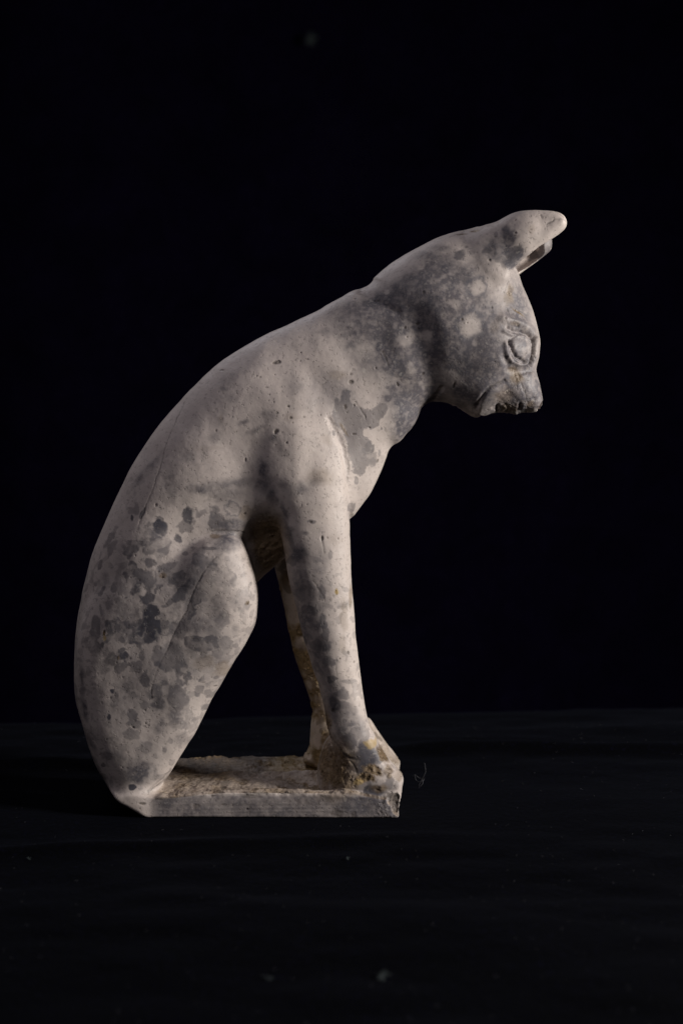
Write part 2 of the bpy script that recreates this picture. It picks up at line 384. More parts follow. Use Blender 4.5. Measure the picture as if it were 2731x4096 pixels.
blobs(R5, [(330, 380, 90, 80, .55), (430, 660, 80, 80, .3), (410, 760, 110, 60, .45), (450, 870, 100, 80, .55), (440, 1110, 50, 70, .35), (560, 1380, 70, 50, .35), (680, 1480, 80, 70, .4), (650, 1600, 50, 70, .45), (730, 1570, 80, 80, .42), (820, 1780, 100, 90, .55), (860, 2020, 110, 60, .45), (300, 560, 50, 90, .35), (650, 730, 60, 30, .25)], -205, 1.1, out=stain_shade)
blobs(R1, [(650, 1600, 220, 190, .75), (620, 1450, 110, 110, .75), (700, 1720, 130, 110, .75), (450, 1600, 160, 160, .55), (150, 1300, 260, 350, .55), (300, 950, 220, 160, .45), (350, 1770, 110, 80, .55), (1040, 1900, 70, 130, .45), (1100, 1980, 60, 80, .38), (950, 1500, 80, 110, .32),
           (700, 560, 150, 120, .4), (830, 450, 80, 100, .65), (880, 600, 130, 80, .9), (840, 690, 80, 60, .65), (790, 380, 50, 60, .55), (60, 600, 150, 60, .45), (180, 520, 130, 50, .35), (550, 1150, 90, 90, .35), (800, 1700, 60, 60, .4)], -150, 1.0, out=stain_shade)
SRC = rr((0, 0, 1.0))
blobs(SRC, [(1650, 1350, 250, 190, .8), (1760, 1230, 230, 150, .55), (1500, 1225, 160, 70, -20, .62), (1920, 1500, 130, 130, .85), (1640, 1690, 70, 110, .85), (1600, 1560, 90, 70, .6), (1720, 1570, 90, 60, .6), (2090, 1560, 80, 60, .55), (2080, 1390, 60, 60, .5), (1830, 1400, 200, 190, .8), (1800, 1130, 200, 80, -25, .5), (1950, 1250, 80, 120, .45), (2000, 1600, 110, 60, .45), (2100, 1590, 60, 60, .6), (1700, 1480, 150, 90, .7), (1850, 1600, 80, 40, .4), (750, 2350, 130, 160, .4), (620, 2700, 170, 200, .28), (520, 2450, 120, 160, .25), (850, 2620, 90, 140, .35), (1330, 1560, 120, 90, .3), (2070, 1250, 80, 190, .5), (2120, 1450, 60, 200, .5), (2100, 1570, 100, 90, .8), (1900, 1560, 130, 70, .5), (480, 2850, 90, 160, .25), (560, 2450, 140, 200, .3), (1270, 2350, 60, 180, .4), (1290, 2620, 50, 160, .4), (700, 2500, 190, 260, .22), (800, 2250, 150, 60, .3), (2080, 1420, 110, 130, .5), (2040, 1600, 150, 80, .5), (1960, 1330, 110, 130, .45), (1620, 1230, 200, 110, -25, .75), (1500, 1300, 170, 90, .6), (1720, 1100, 160, 60, -30, .55), (1560, 1400, 110, 70, .45), (1190, 2350, 50, 120, .5), (1215, 2490, 60, 110, .55), (1270, 2620, 42, 110, .5), (1330, 2800, 50, 100, .5)], -150, 1.2, out=stain_shade)  # weaker light on head and jaw shade on throat painted over real stains
stain_shade *= 1-0.12*sstep(V_+0.4*(1500-X_), 1750, 1900)
stain_shade = np.maximum(stain_shade, 0.42*sstep(V_, 3112, 3128)*sstep(X_, 600, 700)*sstep(-N0[:, 1], .6, .9))  # grey put over the slab's whole front side stands in for its shade
# --- stains with an edge
spot = Z()
spot = np.maximum(spot, 0.52*polyfill(R2((265, 1180), (300, 1140), (315, 1190), (330, 1120), (365, 1090), (400, 1110), (402, 1210), (480, 1240), (570, 1265), (640, 1200), (685, 1240), (655, 1330), (560, 1400), (500, 1380), (470, 1450), (545, 1460), (582, 1500), (575, 1575), (520, 1620), (600, 1630), (590, 1700), (530, 1680), (500, 1750), (430, 1775), (400, 1700), (372, 1560), (335, 1440), (250, 1330)), -160))
spot = np.maximum(spot, 0.62*polyfill(R2((560, 1470), (583, 1500), (580, 1560), (540, 1600), (490, 1580), (500, 1500)), -140))
spot = np.maximum(spot, 0.6*polyfill(R2((330, 1130), (365, 1090), (400, 1110), (402, 1200), (360, 1215), (320, 1190)), -160))
spot = np.maximum(spot, 0.55*polyfill(R2((610, 1190), (685, 1230), (670, 1300), (632, 1345), (600, 1300)), -130))
blobs(R2, [(620, 1590, 15, 25, .4), (440, 1810, 18, 34, .4), (410, 2030, 25, 40, .4), (560, 1640, 34, 60, .35), (790, 940, 25, 60, .5), (660, 850, 16, 34, -20, .5), (1240, 40, 50, 45, .75), (640, 1395, 10, 14, .5), (670, 1400, 10, 16, .45), (780, 1400, 20, 16, .6), (680, 1075, 16, 14, .5)], -150, .3, out=spot)
blobs(R4, [(690, 200, 60, 55, .8), (900, 110, 45, 70, .7), (870, 200, 60, 40, .5), (690, 140, 30, 20, .5), (1080, 150, 45, 50, .45), (820, 280, 30, 30, .75), (620, 380, 45, 30, .5), (640, 460, 45, 35, .6), (760, 470, 80, 30, -15, .55), (560, 540, 55, 34, .6),
           (560, 580, 60, 60, .65), (530, 640, 30, 50, .65), (620, 590, 60, 80, .6), (510, 680, 20, 20, .6), (630, 700, 36, 40, .75), (590, 730, 36, 35, .75), (650, 800, 60, 55, .85), (620, 870, 40, 60, .85), (670, 930, 55, 90, .9), (580, 940, 38, 40, .8), (640, 1000, 46, 36, .8),
           (750, 760, 28, 15, .4), (730, 850, 45, 45, .35), (870, 650, 60, 25, -40, .75), (850, 700, 75, 38, -30, .7), (780, 740, 50, 20, -35, .5), (930, 600, 45, 34, -40, .55), (990, 540, 30, 80, 32, .45), (1000, 430, 68, 50, .5), (975, 440, 35, 35, .65), (880, 390, 25, 18, .55), (1060, 350, 60, 12, .6), (1000, 370, 40, 20, .4),
           (300, 300, 26, 80, 32, .5), (330, 360, 34, 70, 32, .5), (240, 480, 18, 46, 25, .5), (365, 640, 25, 40, .5), (320, 770, 20, 34, .35), (420, 780, 20, 44, .3), (420, 640, 34, 50, .3), (230, 920, 45, 85, .5), (265, 800, 12, 40, -15, .4), (400, 920, 30, 38, .55), (360, 962, 34, 7, -20, .5), (435, 1010, 24, 28, .5), (500, 1000, 24, 46, .5),
           (430, 1090, 30, 25, .55), (465, 1130, 26, 25, .7), (585, 1130, 20, 42, .4), (350, 1150, 45, 50, .42), (290, 1200, 50, 62, .35), (420, 1220, 60, 36, -20, .45), (405, 1240, 22, 24, .45), (540, 1200, 42, 40, -35, .4), (610, 1290, 38, 56, -25, .6), (300, 1350, 22, 70, .25), (365, 1385, 18, 20, .95), (345, 1570, 14, 22, .9), (385, 1460, 42, 50, .28),
           (470, 1380, 12, 12, .35), (510, 1570, 40, 58, -10, .5), (545, 1610, 36, 26, .4), (600, 1480, 32, 32, .35), (690, 1470, 52, 42, .6), (700, 1130, 58, 82, 15, .45), (800, 1130, 84, 98, .55), (760, 1190, 60, 50, .5), (840, 1420, 75, 82, .55), (620, 1770, 40, 45, .38), (520, 1690, 60, 46, .38), (510, 2070, 30, 20, .95),
           (850, 940, 60, 70, .42), (1160, 860, 44, 80, .3), (1180, 1030, 60, 44, .42), (1120, 1110, 46, 40, .4), (1100, 960, 60, 50, .3), (1000, 1380, 38, 34, .45), (1070, 1420, 40, 30, .4), (1025, 1520, 24, 30, .55), (780, 1740, 18, 28, .4), (740, 1810, 14, 18, .5), (1360, 610, 14, 14, .35), (290, 1930, 20, 18, .6), (190, 1250, 20, 40, .3),
           (710, 400, 40, 16, -30, .4), (1320, 1140, 18, 16, .4), (1110, 1290, 20, 16, .45), (480, 130, 14, 22, .7), (560, 100, 14, 50, 25, .6), (1250, 1060, 24, 20, .4), (1100, 560, 60, 14, 30, .3), (1180, 600, 40, 14, 30, .35)], -215, .28, out=spot)
blobs(R5, [(290, 430, 44, 34, .5), (430, 150, 30, 14, .55), (370, 610, 32, 24, .45), (350, 650, 50, 40, .35), (500, 640, 22, 60, -10, .5), (410, 770, 60, 30, .45), (510, 850, 24, 64, .6), (520, 940, 24, 60, .55), (480, 1010, 80, 38, .5), (530, 1030, 30, 24, .7), (550, 1120, 40, 46, .5), (470, 1180, 26, 70, -30, .35),
           (570, 1250, 36, 36, .65), (640, 1350, 52, 36, .55), (580, 1430, 34, 56, .7), (640, 1430, 50, 34, .45), (690, 1690, 70, 60, .65), (750, 1640, 44, 50, .5), (800, 1650, 36, 46, .45), (690, 1270, 60, 16, .4), (560, 380, 18, 34, .35), (820, 1770, 60, 90, -20, .7), (760, 1800, 60, 50, .7), (900, 1790, 30, 50, -20, .6), (770, 1860, 60, 50, .7),
           (860, 2030, 80, 40, .6), (960, 1960, 34, 50, .45), (900, 2080, 60, 30, .4), (290, 300, 20, 70, -15, .4), (370, 990, 26, 30, .5), (660, 1540, 20, 14, .5), (700, 1570, 24, 14, .5)], -205, .3, out=spot)
blobs(R1, [(340, 600, 66, 60, .75), (610, 560, 60, 36, .45), (470, 570, 32, 26, .35), (740, 660, 60, 34, .4), (920, 560, 60, 50, .4), (860, 640, 60, 60, .4), (400, 850, 60, 40, .45), (415, 515, 20, 14, .5), (700, 400, 20, 34, .4)], -150, .35, out=spot)
blobs(R3, [(560, 1330, 28, 34, .4), (580, 1385, 60, 36, .45), (660, 1300, 40, 34, .25), (1460, 850, 0.1, 0.1, .1), (1310, 830, 14, 18, .5)], -210, .3, out=spot)
ring = Z()
blobs(R1, [(505, 925, 96, 100, .75), (440, 1310, 128, 140, .55), (690, 570, 110, 60, .5), (465, 565, 36, 32, .5)], -150, mode='ring', out=ring)
blobs(R3, [(660, 1310, 46, 38, .75), (545, 1335, 24, 34, .6), (460, 1060, 44, 40, .16)], -210, mode='ring', out=ring)
blobs(R4, [(690, 215, 50, 45, .5), (690, 1470, 52, 42, .3), (800, 1130, 84, 98, .3), (975, 440, 36, 40, .35), (230, 1660, 24, 70, -10, .25), (640, 950, 76, 76, .4)], -215, mode='ring', out=ring)
# --- pale patches that interrupt the stains
pale = Z()
blobs(R2, [(1330, 610, 86, 94, 1), (1375, 300, 60, 66, .9), (1200, 430, 48, 36, .5), (980, 675, 48, 50, .9), (830, 690, 74, 56, -20, .7), (680, 325, 18, 18, .9), (400, 570, 34, 22, .6), (1360, 745, 26, 28, .5), (850, 590, 40, 30, .4), (860, 930, 34, 60, -15, .5), (1160, 990, 120, 60, 20, .5), (500, 800, 80, 70, .5)], -150, .65, out=pale)
blobs(R4, [(1030, 310, 72, 26, -8, .9), (1150, 455, 36, 90, -28, .9), (1300, 590, 60, 50, .7), (580, 650, 18, 46, .8), (500, 600, 36, 40, .5), (570, 790, 14, 60, .7), (690, 850, 20, 14, .7), (640, 2020, 20, 100, .6), (600, 2110, 50, 14, .9), (560, 240, 60, 40, .5), (700, 320, 110, 26, -30, .5), (560, 290, 70, 10, .5)], -215, .3, out=pale)
# --- brown earth, rust and ochre, with painted shade in the belly hollow
brown = Z()
blobs(R5, [(860, 1880, 70, 34, 10, .95), (800, 1930, 70, 36, .9), (920, 1790, 26, 66, -35, .85), (960, 1900, 30, 44, .6), (1000, 1830, 24, 44, -30, .6), (900, 2000, 60, 26, .6), (560, 1850, 150, 160, .75), (520, 1650, 40, 160, .8), (650, 1950, 110, 90, .7), (600, 640, 10, 24, .7), (655, 800, 30, 120, .28), (700, 680, 12, 80, .4), (640, 1000, 30, 60, .2), (590, 270, 50, 50, .15)], -205, .6, out=brown)
blobs(R1, [(850, 980, 40, 90, .55), (830, 1050, 60, 60, .4), (930, 1165, 80, 12, 30, .8), (690, 1330, 50, 70, .15), (870, 1760, 60, 40, .55), (930, 1830, 90, 60, .6), (880, 2120, 90, 50, .45), (800, 2000, 120, 80, .3), (1080, 2080, 40, 40, .4), (880, 1290, 60, 20, .3), (1040, 370, 30, 60, .2), (500, 340, 40, 20, .7), (370, 370, 60, 14, .6)], -140, .7, out=brown)
blobs(R4, [(300, 965, 10, 20, .9), (720, 545, 30, 20, .55), (410, 1140, 8, 18, .6), (1330, 745, 12, 18, .7), (1095, 265, 50, 20, .5), (1030, 1180, 80, 50, .2), (1150, 1230, 60, 60, .3), (1320, 100, 60, 50, .35)], -215, .5, out=brown)
blobs(R3, [(1330, 465, 60, 26, .22), (1370, 810, 10, 50, -35, .6), (1040, 740, 50, 30, .2), (1260, 880, 30, 40, .15), (1230, 1110, 90, 50, .25), (600, 740, 20, 30, .2), (520, 930, 100, 20, .12)], -200, .7, out=brown)
blobs(SRC, [(1070, 2180, 80, 130, 1), (1060, 2060, 60, 60, .4), (1330, 3060, 90, 110, .9), (1290, 2930, 30, 110, .8)], -150, .8, out=brown)  # belly hollow: brown stain that also paints in its shade; paw fill is earth
ochre = Z()
blobs(R5, [(760, 1965, 34, 24, .9), (845, 1700, 44, 28, .8), (690, 1780, 12, 6, .5), (600, 640, 12, 22, .8)], -205, .5, out=ochre)
blobs(R4, [(300, 1000, 12, 20, .8), (300, 985, 8, 30, .6)], -215, .5, out=ochre)
# --- pits and holes
pit = Z()
blobs(R3, [(945, 385, 25, 13, -10, .9), (935, 462, 5, 6, .8), (1100, 317, 5, 5, .8), (1415, 512, 17, 13, .9), (1415, 460, 10, 8, .7), (950, 825, 17, 15, 1), (1040, 740, 11, 8, .9), (1020, 665, 10, 7, .9), (1120, 735, 9, 5, .8), (950, 710, 9, 9, .7), (568, 818, 4, 8, .8), (750, 1000, 8, 12, .7), (1235, 1490, 8, 14, .9), (1270, 1490, 5, 5, .7), (745, 1345, 9, 9, .8), (885, 545, 12, 5, .6),
           (590, 425, 14, 8, .6), (187, 1285, 6, 10, .7), (1435, 838, 12, 7, .9), (1380, 665, 9, 16, .9), (1535, 795, 5, 5, .9), (1390, 700, 5, 5, .8), (1015, 895, 6, 6, .8), (1050, 770, 6, 6, .7), (840, 480, 8, 5, .5), (820, 470, 4, 5, .5), (930, 640, 4, 6, .7), (905, 590, 5, 5, .6), (1165, 1390, 10, 5, .8), (1095, 375, 6, 6, .6), (1140, 365, 10, 5, .7)], -200, .3, out=pit)
blobs(R2, [(820, 605, 11, 10, .8), (920, 580, 16, 14, .8), (925, 620, 8, 8, .7), (837, 680, 7, 7, .9), (862, 680, 5, 5, .8), (960, 343, 13, 12, .6), (1257, 552, 9, 9, 1), (1298, 580, 4, 4, 1), (430, 357, 8, 6, .8), (595, 925, 6, 8, .9), (762, 1050, 8, 18, -20, .9), (1212, 1055, 10, 22, .8), (960, 970, 10, 12, .7), (650, 390, 0, 0, 0) if 0 else (607, 385, 20, 8, 20, .5), (1480, 85, 8, 10, .8), (610, 1650, 6, 16, .9), (568, 1285, 5, 5, .8), (420, 1215, 6, 12, .8), (538, 1385, 6, 6, .9)], -150, .3, out=pit)
blobs(R5, [(680, 1070, 8, 12, .8), (622, 1108, 6, 6, .9), (725, 1140, 6, 8, .7), (497, 265, 9, 10, .9), (535, 260, 4, 6, .8), (610, 270, 6, 5, .7), (655, 1185, 3, 4, .8), (575, 1475, 14, 12, .8), (498, 545, 5, 5, .9), (590, 582, 4, 5, .8), (560, 550, 4, 4, .6), (885, 1895, 7, 6, .8), (905, 1870, 8, 6, .7), (970, 1880, 8, 8, .7), (745, 1790, 4, 4, .5)], -205, .3, out=pit)
blobs(R4, [(668, 38, 8, 10, .7), (520, 405, 4, 6, .8), (300, 955, 8, 12, .9), (1345, 640, 4, 30, .5), (605, 1515, 7, 7, .7), (607, 1608, 6, 6, .7), (520, 1638, 8, 6, .8), (715, 1070, 8, 8, .5), (1020, 1322, 14, 6, .5), (1100, 1362, 14, 5, .7), (690, 520, 8, 6, .7), (720, 560, 7, 6, .7), (800, 2085, 24, 18, -40, .5), (375, 530, 0.1, 0.1, .1)], -215, .3, out=pit)
blobs(R6, [(480, 402, 18, 7, .8), (440, 422, 12, 5, .7), (90, 455, 18, 6, .9), (355, 475, 18, 12, .5), (820, 420, 60, 20, .35), (920, 440, 130, 22, .3), (1060, 505, 34, 22, .6), (1145, 515, 14, 18, .5), (490, 465, 15, 6, .5), (612, 486, 6, 4, .6), (250, 415, 6, 4, .6), (1352, 468, 26, 52, 1), (1340, 430, 30, 24, .9), (630, 425, 50, 10, .5), (150, 380, 0.1, 0.1, 0.1)], -226, .4, out=pit)
blobs(R1, [(885, 400, 12, 9, .9), (695, 430, 16, 10, .5), (635, 660, 12, 12, .9), (350, 1255, 10, 12, .9), (372, 1295, 8, 8, .8), (655, 1135, 8, 12, .8), (585, 1135, 6, 6, .8), (780, 1240, 14, 14, .6), (920, 1310, 16, 10, .8), (1000, 1580, 7, 7, .8), (890, 265, 12, 6, .6), (1035, 370, 14, 8, .5), (1140, 240, 8, 30, -20, .5), (1065, 570, 14, 6, .8), (1030, 460, 14, 10, .35), (300, 1890, 12, 26, .7)], -150, .3, out=pit)
for a in (stain_shade, spot, ring, pale, pit): a *= nearside
brown *= nearside; ochre *= nearside
# scattered pinholes, denser on the shoulder and the foreleg
shoulder = sstep(-Y_, -50, 60)*np.exp(-(((X_-1250)/230)**2+((V_-1900)/420)**2))
def cellpits(scale, seed, thr, rad):
    q = P/scale; c = np.floor(q); h = [hash3(c[:, 0], c[:, 1], c[:, 2], seed+s)/4294967296.0 for s in range(5)]
    d = np.sqrt(sum((q[:, a]-c[:, a]-0.12-0.76*h[a])**2 for a in range(3)))*scale
    return (1-sstep(d, rad*0.4, rad*(0.8+0.6*h[4])))*(h[3] < thr)
pins = cellpits(26, 3, 0.05, 3.4)*0.6+cellpits(18, 8, 0.3, 3.0)*sstep(shoulder, 0.25, 0.7)*0.6+cellpits(20, 18, 0.22, 3.5)*sstep(V_, 2300, 2500)*0.5
pit = np.maximum(pit, np.clip(pins, 0, 1))
# whatever is not seen in the photograph gets the same kind of mottling
other = 1-np.clip(nearside*1.2, 0, 1)
gen = fbm(P, 110, 77, 3)
spot = np.maximum(spot, other*0.55*sstep(gen+0.35*fbm(P, 30, 71, 2), 0.25, 0.38)); stain_shade = np.maximum(stain_shade, other*0.4*sstep(fbm(P, 200, 91, 2), 0.0, 0.5))
# freckles of faint grey over the haunch and the back
fr = fbm(P, 30, 44, 2); hz = sstep(V_, 1950, 2300)*(1-sstep(V_, 3080, 3150))
mot = fbm(P, 62, 46, 4); hz2 = np.exp(-(((X_-700)/300)**2+((V_-2450)/420)**2))
spot = np.maximum(spot, nearside*(0.25+0.4*sstep(fbm(P, 24, 47, 2), -.4, .5))*sstep(mot+0.25*hz2, 0.36, 0.52)*np.clip(hz2*1.7, 0, 1))
spot = np.maximum(spot, 0.24*sstep(fr, 0.30, 0.46)*hz); spot = np.maximum(spot, 0.13*sstep(fr, 0.38, 0.55)*(1-hz))
# far foreleg is yellow with earth; the top of the slab is earthy
farleg = sstep(Y_, 10, 60)*sstep(V_+70*fbm(P, 60, 103, 2), 1900, 2500)*(0.35+0.65*sstep(-N0[:, 0]-0.5*N0[:, 1], -0.5, 0.3))*sstep(X_, 1020, 1110)*sstep(1700-X_, 0, 60)
brown = np.maximum(brown, farleg*sstep(fbm(P, 55, 101, 3), -0.35, 0.55)*0.85); ochre = np.maximum(ochre, farleg*0.4)
slabtop = sstep(V_, 3020, 3070)*sstep(-N0[:, 2], 0.2, 0.6)*sstep(X_, 600, 700)
earth = slabtop*(0.45+0.6*sstep(fbm(P, 75, 111, 3), -0.1, 0.5)*(0.35+0.65*np.maximum(sstep(Y_, 60, 130), np.exp(-((Y_+85)/45)**2)*sstep(X_, 900, 1200))))
brown = np.maximum(brown, earth)
crumb = sstep(brown, 0.35, 0.8)
# --- cracks (thin, dark, cut in) and painted shade of the eye slot
crack_shade = Z()
for pts, yc, wd, st in (
        (R3((350, 640), (325, 700), (300, 760), (275, 830), (250, 900), (235, 980), (220, 1050), (195, 1120), (170, 1200), (140, 1270), (110, 1350), (88, 1400), (80, 1440)), -170, 2.3, .6),
        (R4((1110, 410), (1060, 470), (1000, 560), (960, 640), (925, 720), (900, 800), (860, 860), (830, 920), (795, 990), (770, 1060), (740, 1120), (710, 1180), (685, 1230), (670, 1290), (652, 1350), (648, 1430)), -225, 2.3, .6),
        (R4((1080, 225), (1130, 222), (1200, 226), (1260, 230), (1310, 240)), -190, 3.0, .7),
        (R4((770, 1990), (730, 2040), (690, 2070), (630, 2100)), -190, 3.5, .8),
        (R2((430, 1190), (470, 1240), (510, 1312)), -140, 2.6, .9), (R2((640, 800), (665, 850), (685, 910)), -120, 2.6, .6),
        (R5((500, 265), (508, 320), (515, 370)), -220, 3.0, .8),
        (R5((560, 1670), (600, 1710), (650, 1775), (700, 1800), (760, 1812)), -210, 4.5, .9), (R5((700, 1820), (730, 1860), (740, 1900)), -210, 3.0, .8),
        (R5((440, 560), (480, 620), (520, 690)), -200, 2.6, .5), (R5((600, 1100), (600, 1250), (640, 1330)), -200, 2.4, .35),
        (R1((790, 1860), (700, 1900), (640, 1930), (600, 1970), (555, 2040), (520, 2120)), -120, 4.0, .8), (R1((940, 1900), (980, 1990), (1020, 2090)), -60, 2.6, .7),
        (R1((935, 1815), (1000, 1785), (1080, 1770)), -60, 2.4, .7), (R1((805, 1150), (820, 1230), (870, 1290), (930, 1310)), -120, 2.4, .55), (R1((770, 990), (800, 930), (820, 870)), -120, 2.2, .5),
        (R1((850, 1100), (920, 1160), (1010, 1200)), -90, 3.0, .4), (R1((1180, 330), (1260, 285), (1340, 275), (1370, 290)), -130, 3.0, .8), (R1((1270, 190), (1290, 215), (1340, 250)), -130, 2.5, .6),
        (R1((740, 2070), (850, 2110), (900, 2190)), -90, 2.2, .4), (R1((720, 1390), (780, 1385), (860, 1400)), -120, 2.0, .4), (R1((400, 300), (385, 420), (400, 470)), -110, 2.2, .4),
        (R6((120, 385), (180, 340), (218, 305)), -190, 3.0, .7), (R6((362, 360), (385, 340), (440, 330)), -150, 3.0, .6),
        (R3((1395, 900), (1400, 1000), (1405, 1150)), -170, 2.4, .25)):
    crack_shade = np.maximum(crack_shade, st*nearside*np.exp(-(polyd(pts, yc)/wd)**2))
crack_shade = np.maximum(crack_shade, nearside*0.75*np.exp(-(polyd(R1((1088, 1445), (1092, 1500), (1090, 1560), (1082, 1620), (1068, 1675)), -90)/8.0)**2))  # slot beside the eye: shade painted along the carved groove
crack_shade *= 0.55+0.45*sstep(fbm(P, 40, 131, 2), -0.5, 0.1)
# --- carved relief on the near and, mirrored, the far side of the head
AY = np.abs(Y_)
H_ = Z()
def line(pts, amp, wd, yc=-125):
    p = near(pts, yc); X, V = X_+0.45*wf, V_+0.45*wf2
    m = (X > 1650) & (V > 1150) & (V < 1700)
    d = np.full(len(P), 1e3); d[m] = np.abs(seg_dist(X[m], V[m], p[:, :2], closed=False))
    return amp*np.exp(-(d/wd)**2)
H_ += line(R1((785, 1500), (795, 1590), (850, 1668), (950, 1700), (1020, 1682), (1048, 1600), (1052, 1490)), 7, 8)
H_ += line(R1((760, 1250), (850, 1262), (960, 1285), (1050, 1330), (1110, 1400)), 11, 18)
H_ += line(R1((810, 1345), (880, 1375), (950, 1372), (1010, 1390), (1062, 1430)), -8, 6)
H_ += line(R1((770, 1380), (850, 1405), (930, 1410), (1000, 1420), (1045, 1455)), 6, 7)
H_ += line(R1((825, 1475), (840, 1560), (885, 1625), (985, 1668)), -9, 5)
H_ += line(R1((1088, 1445), (1092, 1500), (1090, 1560), (1082, 1620), (1068, 1675)), -30, 10, -90)
H_ += line(R1((780, 1640), (830, 1740), (930, 1770), (1060, 1745)), -6, 13)
c = near(R1((935, 1540)), -125)[0]
H_ += 13*np.sqrt(np.clip(1-((X_-c[0])/44)**2-((V_-c[1])/54)**2, 0, 1))*(X_ > 1650)
H_ += line(R1((790, 1860), (700, 1900), (640, 1930), (600, 1970), (555, 2040), (520, 2120)), -5, 8)
H_ += line(R1((850, 1900), (930, 1960), (1000, 2100)), 4, 20)
eyemask = (((X_-c[0])/42)**2+((V_-c[1])/52)**2 < 1) & (AY > 60)
relief = 1.1*H_*sstep(AY, 25, 60)
# thigh contour, leg edge, slab edge
def nline(pts, amp, wd, yc=-200): return amp*nearside*np.exp(-(polyd(pts, yc)/wd)**2)
relief += nline(R4((700, 488), (760, 450), (830, 400), (900, 362), (1000, 338)), -2.5, 12)
relief += nline(R4((1110, 410), (1000, 560), (900, 800), (830, 920), (770, 1060)), -3, 20)
relief += nline(R2((225, 1320), (290, 1450), (335, 1550), (362, 1700), (385, 1880), (395, 2110)), -7, 11, -190)
relief += nline(R2((480, 305), (560, 350), (640, 430), (760, 500)), -4, 14, -120)
relief += nline(R2((1060, 1200), (1080, 1130), (1110, 1080)), -6, 10, -120)
# --- wear: undulation, pitting, saw marks
relief += 2.2*fbm(P, 120, 201, 2)+0.4*fbm(P, 26, 211, 2)
rough = np.clip(crumb+sstep(np.hypot(X_-2060, V_-1620), 110, 50)*0.3+sstep(np.hypot(X_-1560, V_-3180), 90, 40)*0.7, 0, 1)
rough = np.clip(rough+0.3*sstep(V_, 1600, 1650)*(V_ < 1720)*sstep(X_, 1700, 1760)+0.5*slabtop, 0, 1)
relief += 9*np.minimum(fbm(P, 30, 261, 2, (1, .4, 1)), 0.12)*sstep(V_, 1585, 1640)*(V_ < 1720)*sstep(X_, 1730, 1790)
relief += slabtop*6*fbm(P, 70, 251, 3)
relief += rough*(3.2*fbm(P, 20, 221, 3)+1.2*fbm(P, 7, 231, 2))
relief -= 3.0*pit*(0.6+0.4*sstep(fbm(P, 12, 241, 1), -0.3, 0.3)); relief -= 2.2*crack_shade
face_ = sstep(-N0[:, 1], 0.6, 0.9)*sstep(V_, 3100, 3125)*sstep(X_, 600, 700)
relief += face_*(0.7*vnoise(0*X_, 0*X_+3.3, (V_+0.012*X_)/15.0, 51)+0.55*vnoise(X_/400, 0*X_+3.3, (V_+0.012*X_)/4.5, 53))
edge = np.exp(-((V_-3112)/16.0)**2)*sstep(-Y_, 190, 215)*sstep(X_, 650, 800)
relief += edge*(7*fbm(P, 75, 61, 4)-3)
relief *= sstep(V_, 3203, 3196)*0.95+0.05
P = P+N0*relief[:, None]
P[:, 2] = np.minimum(P[:, 2], 3203.0)
ATTR = dict(stain_shade=stain_shade, spot=spot, ring=ring, pale=pale, brown=brown, ochre=ochre, pit=pit, crack_shade=crack_shade, rough=rough)
print('detail', time.time()-T0)


# ------------------------------------------------------------------ to Blender
def to_world(P): return np.stack([(P[:, 0]-CX)*S, P[:, 1]*S, (G-P[:, 2])*S], 1)
WP = to_world(P); WN = vnormals(WP, Q)
f_, pl_, en_, ef_, bo_ = field(P[:, 0], P[:, 1], P[:, 2], True)
def emit(name, mask, mat, parent):
    q = Q[mask]; used, inv = np.unique(q, return_inverse=True); q = inv.reshape(-1, 4)
    me = bpy.data.meshes.new(name); me.vertices.add(len(used)); me.vertices.foreach_set('co', WP[used].ravel())
    me.loops.add(len(q)*4); me.loops.foreach_set('vertex_index', q.ravel().astype(np.int32))
    me.polygons.add(len(q)); me.polygons.foreach_set('loop_start', np.arange(0, len(q)*4, 4, dtype=np.int32))
    me.update(calc_edges=True); me.shade_smooth()
    for nm, arr in ATTR.items():
        at = me.attributes.new(nm, 'FLOAT', 'POINT'); at.data.foreach_set('value', arr[used].astype(np.float32))
    me.normals_split_custom_set_from_vertices(WN[used].tolist())
    me.materials.append(mat)
    o = bpy.data.objects.new(name, me); sc.collection.objects.link(o); o.parent = parent
    return o
# ------------------------------------------------------------------ materials
class NT:
    def __init__(s, name):
        s.m = bpy.data.materials.new(name); s.m.use_nodes = True; s.t = s.m.node_tree; s.b = s.t.nodes['Principled BSDF']
    def n(s, typ, **kw):
        o = s.t.nodes.new(typ)
        for k, v in kw.items():
            if k.startswith('i_'): 
                key = k[2:]; o.inputs[int(key) if key.isdigit() else key].default_value = v
            else: setattr(o, k, v)
        return o
    def l(s, a, b): s.t.links.new(a, b)
    def attr(s, nm): return s.n('ShaderNodeAttribute', attribute_name=nm).outputs['Fac']
    def math(s, op, a, b=None, clamp=False):
        o = s.n('ShaderNodeMath', operation=op); o.use_clamp = clamp
        for i, v in enumerate((a, b)):
            if v is None: continue
            if isinstance(v, (int, float)): o.inputs[i].default_value = v
            else: s.l(v, o.inputs[i])
        return o.outputs[0]
    def noise(s, vec, scale, detail=3, rough=.55):
        o = s.n('ShaderNodeTexNoise'); o.inputs['Scale'].default_value = scale; o.inputs['Detail'].default_value = detail; o.inputs['Roughness'].default_value = rough
        s.l(vec, o.inputs['Vector']); return o.outputs['Fac']
    def ramp(s, v, a, b):
        o = s.n('ShaderNodeMapRange'); o.clamp = True; o.inputs['From Min'].default_value = a; o.inputs['From Max'].default_value = b; s.l(v, o.inputs['Value']); return o.outputs[0]
    def mix(s, f, a, b):
        o = s.n('ShaderNodeMix', data_type='RGBA')
        if isinstance(f, float): o.inputs[0].default_value = f
        else: s.l(f, o.inputs[0])
        for i, v in ((6, a), (7, b)):
            if isinstance(v, tuple): o.inputs[i].default_value = (*v, 1)
            else: s.l(v, o.inputs[i])
        return o.outputs[2]
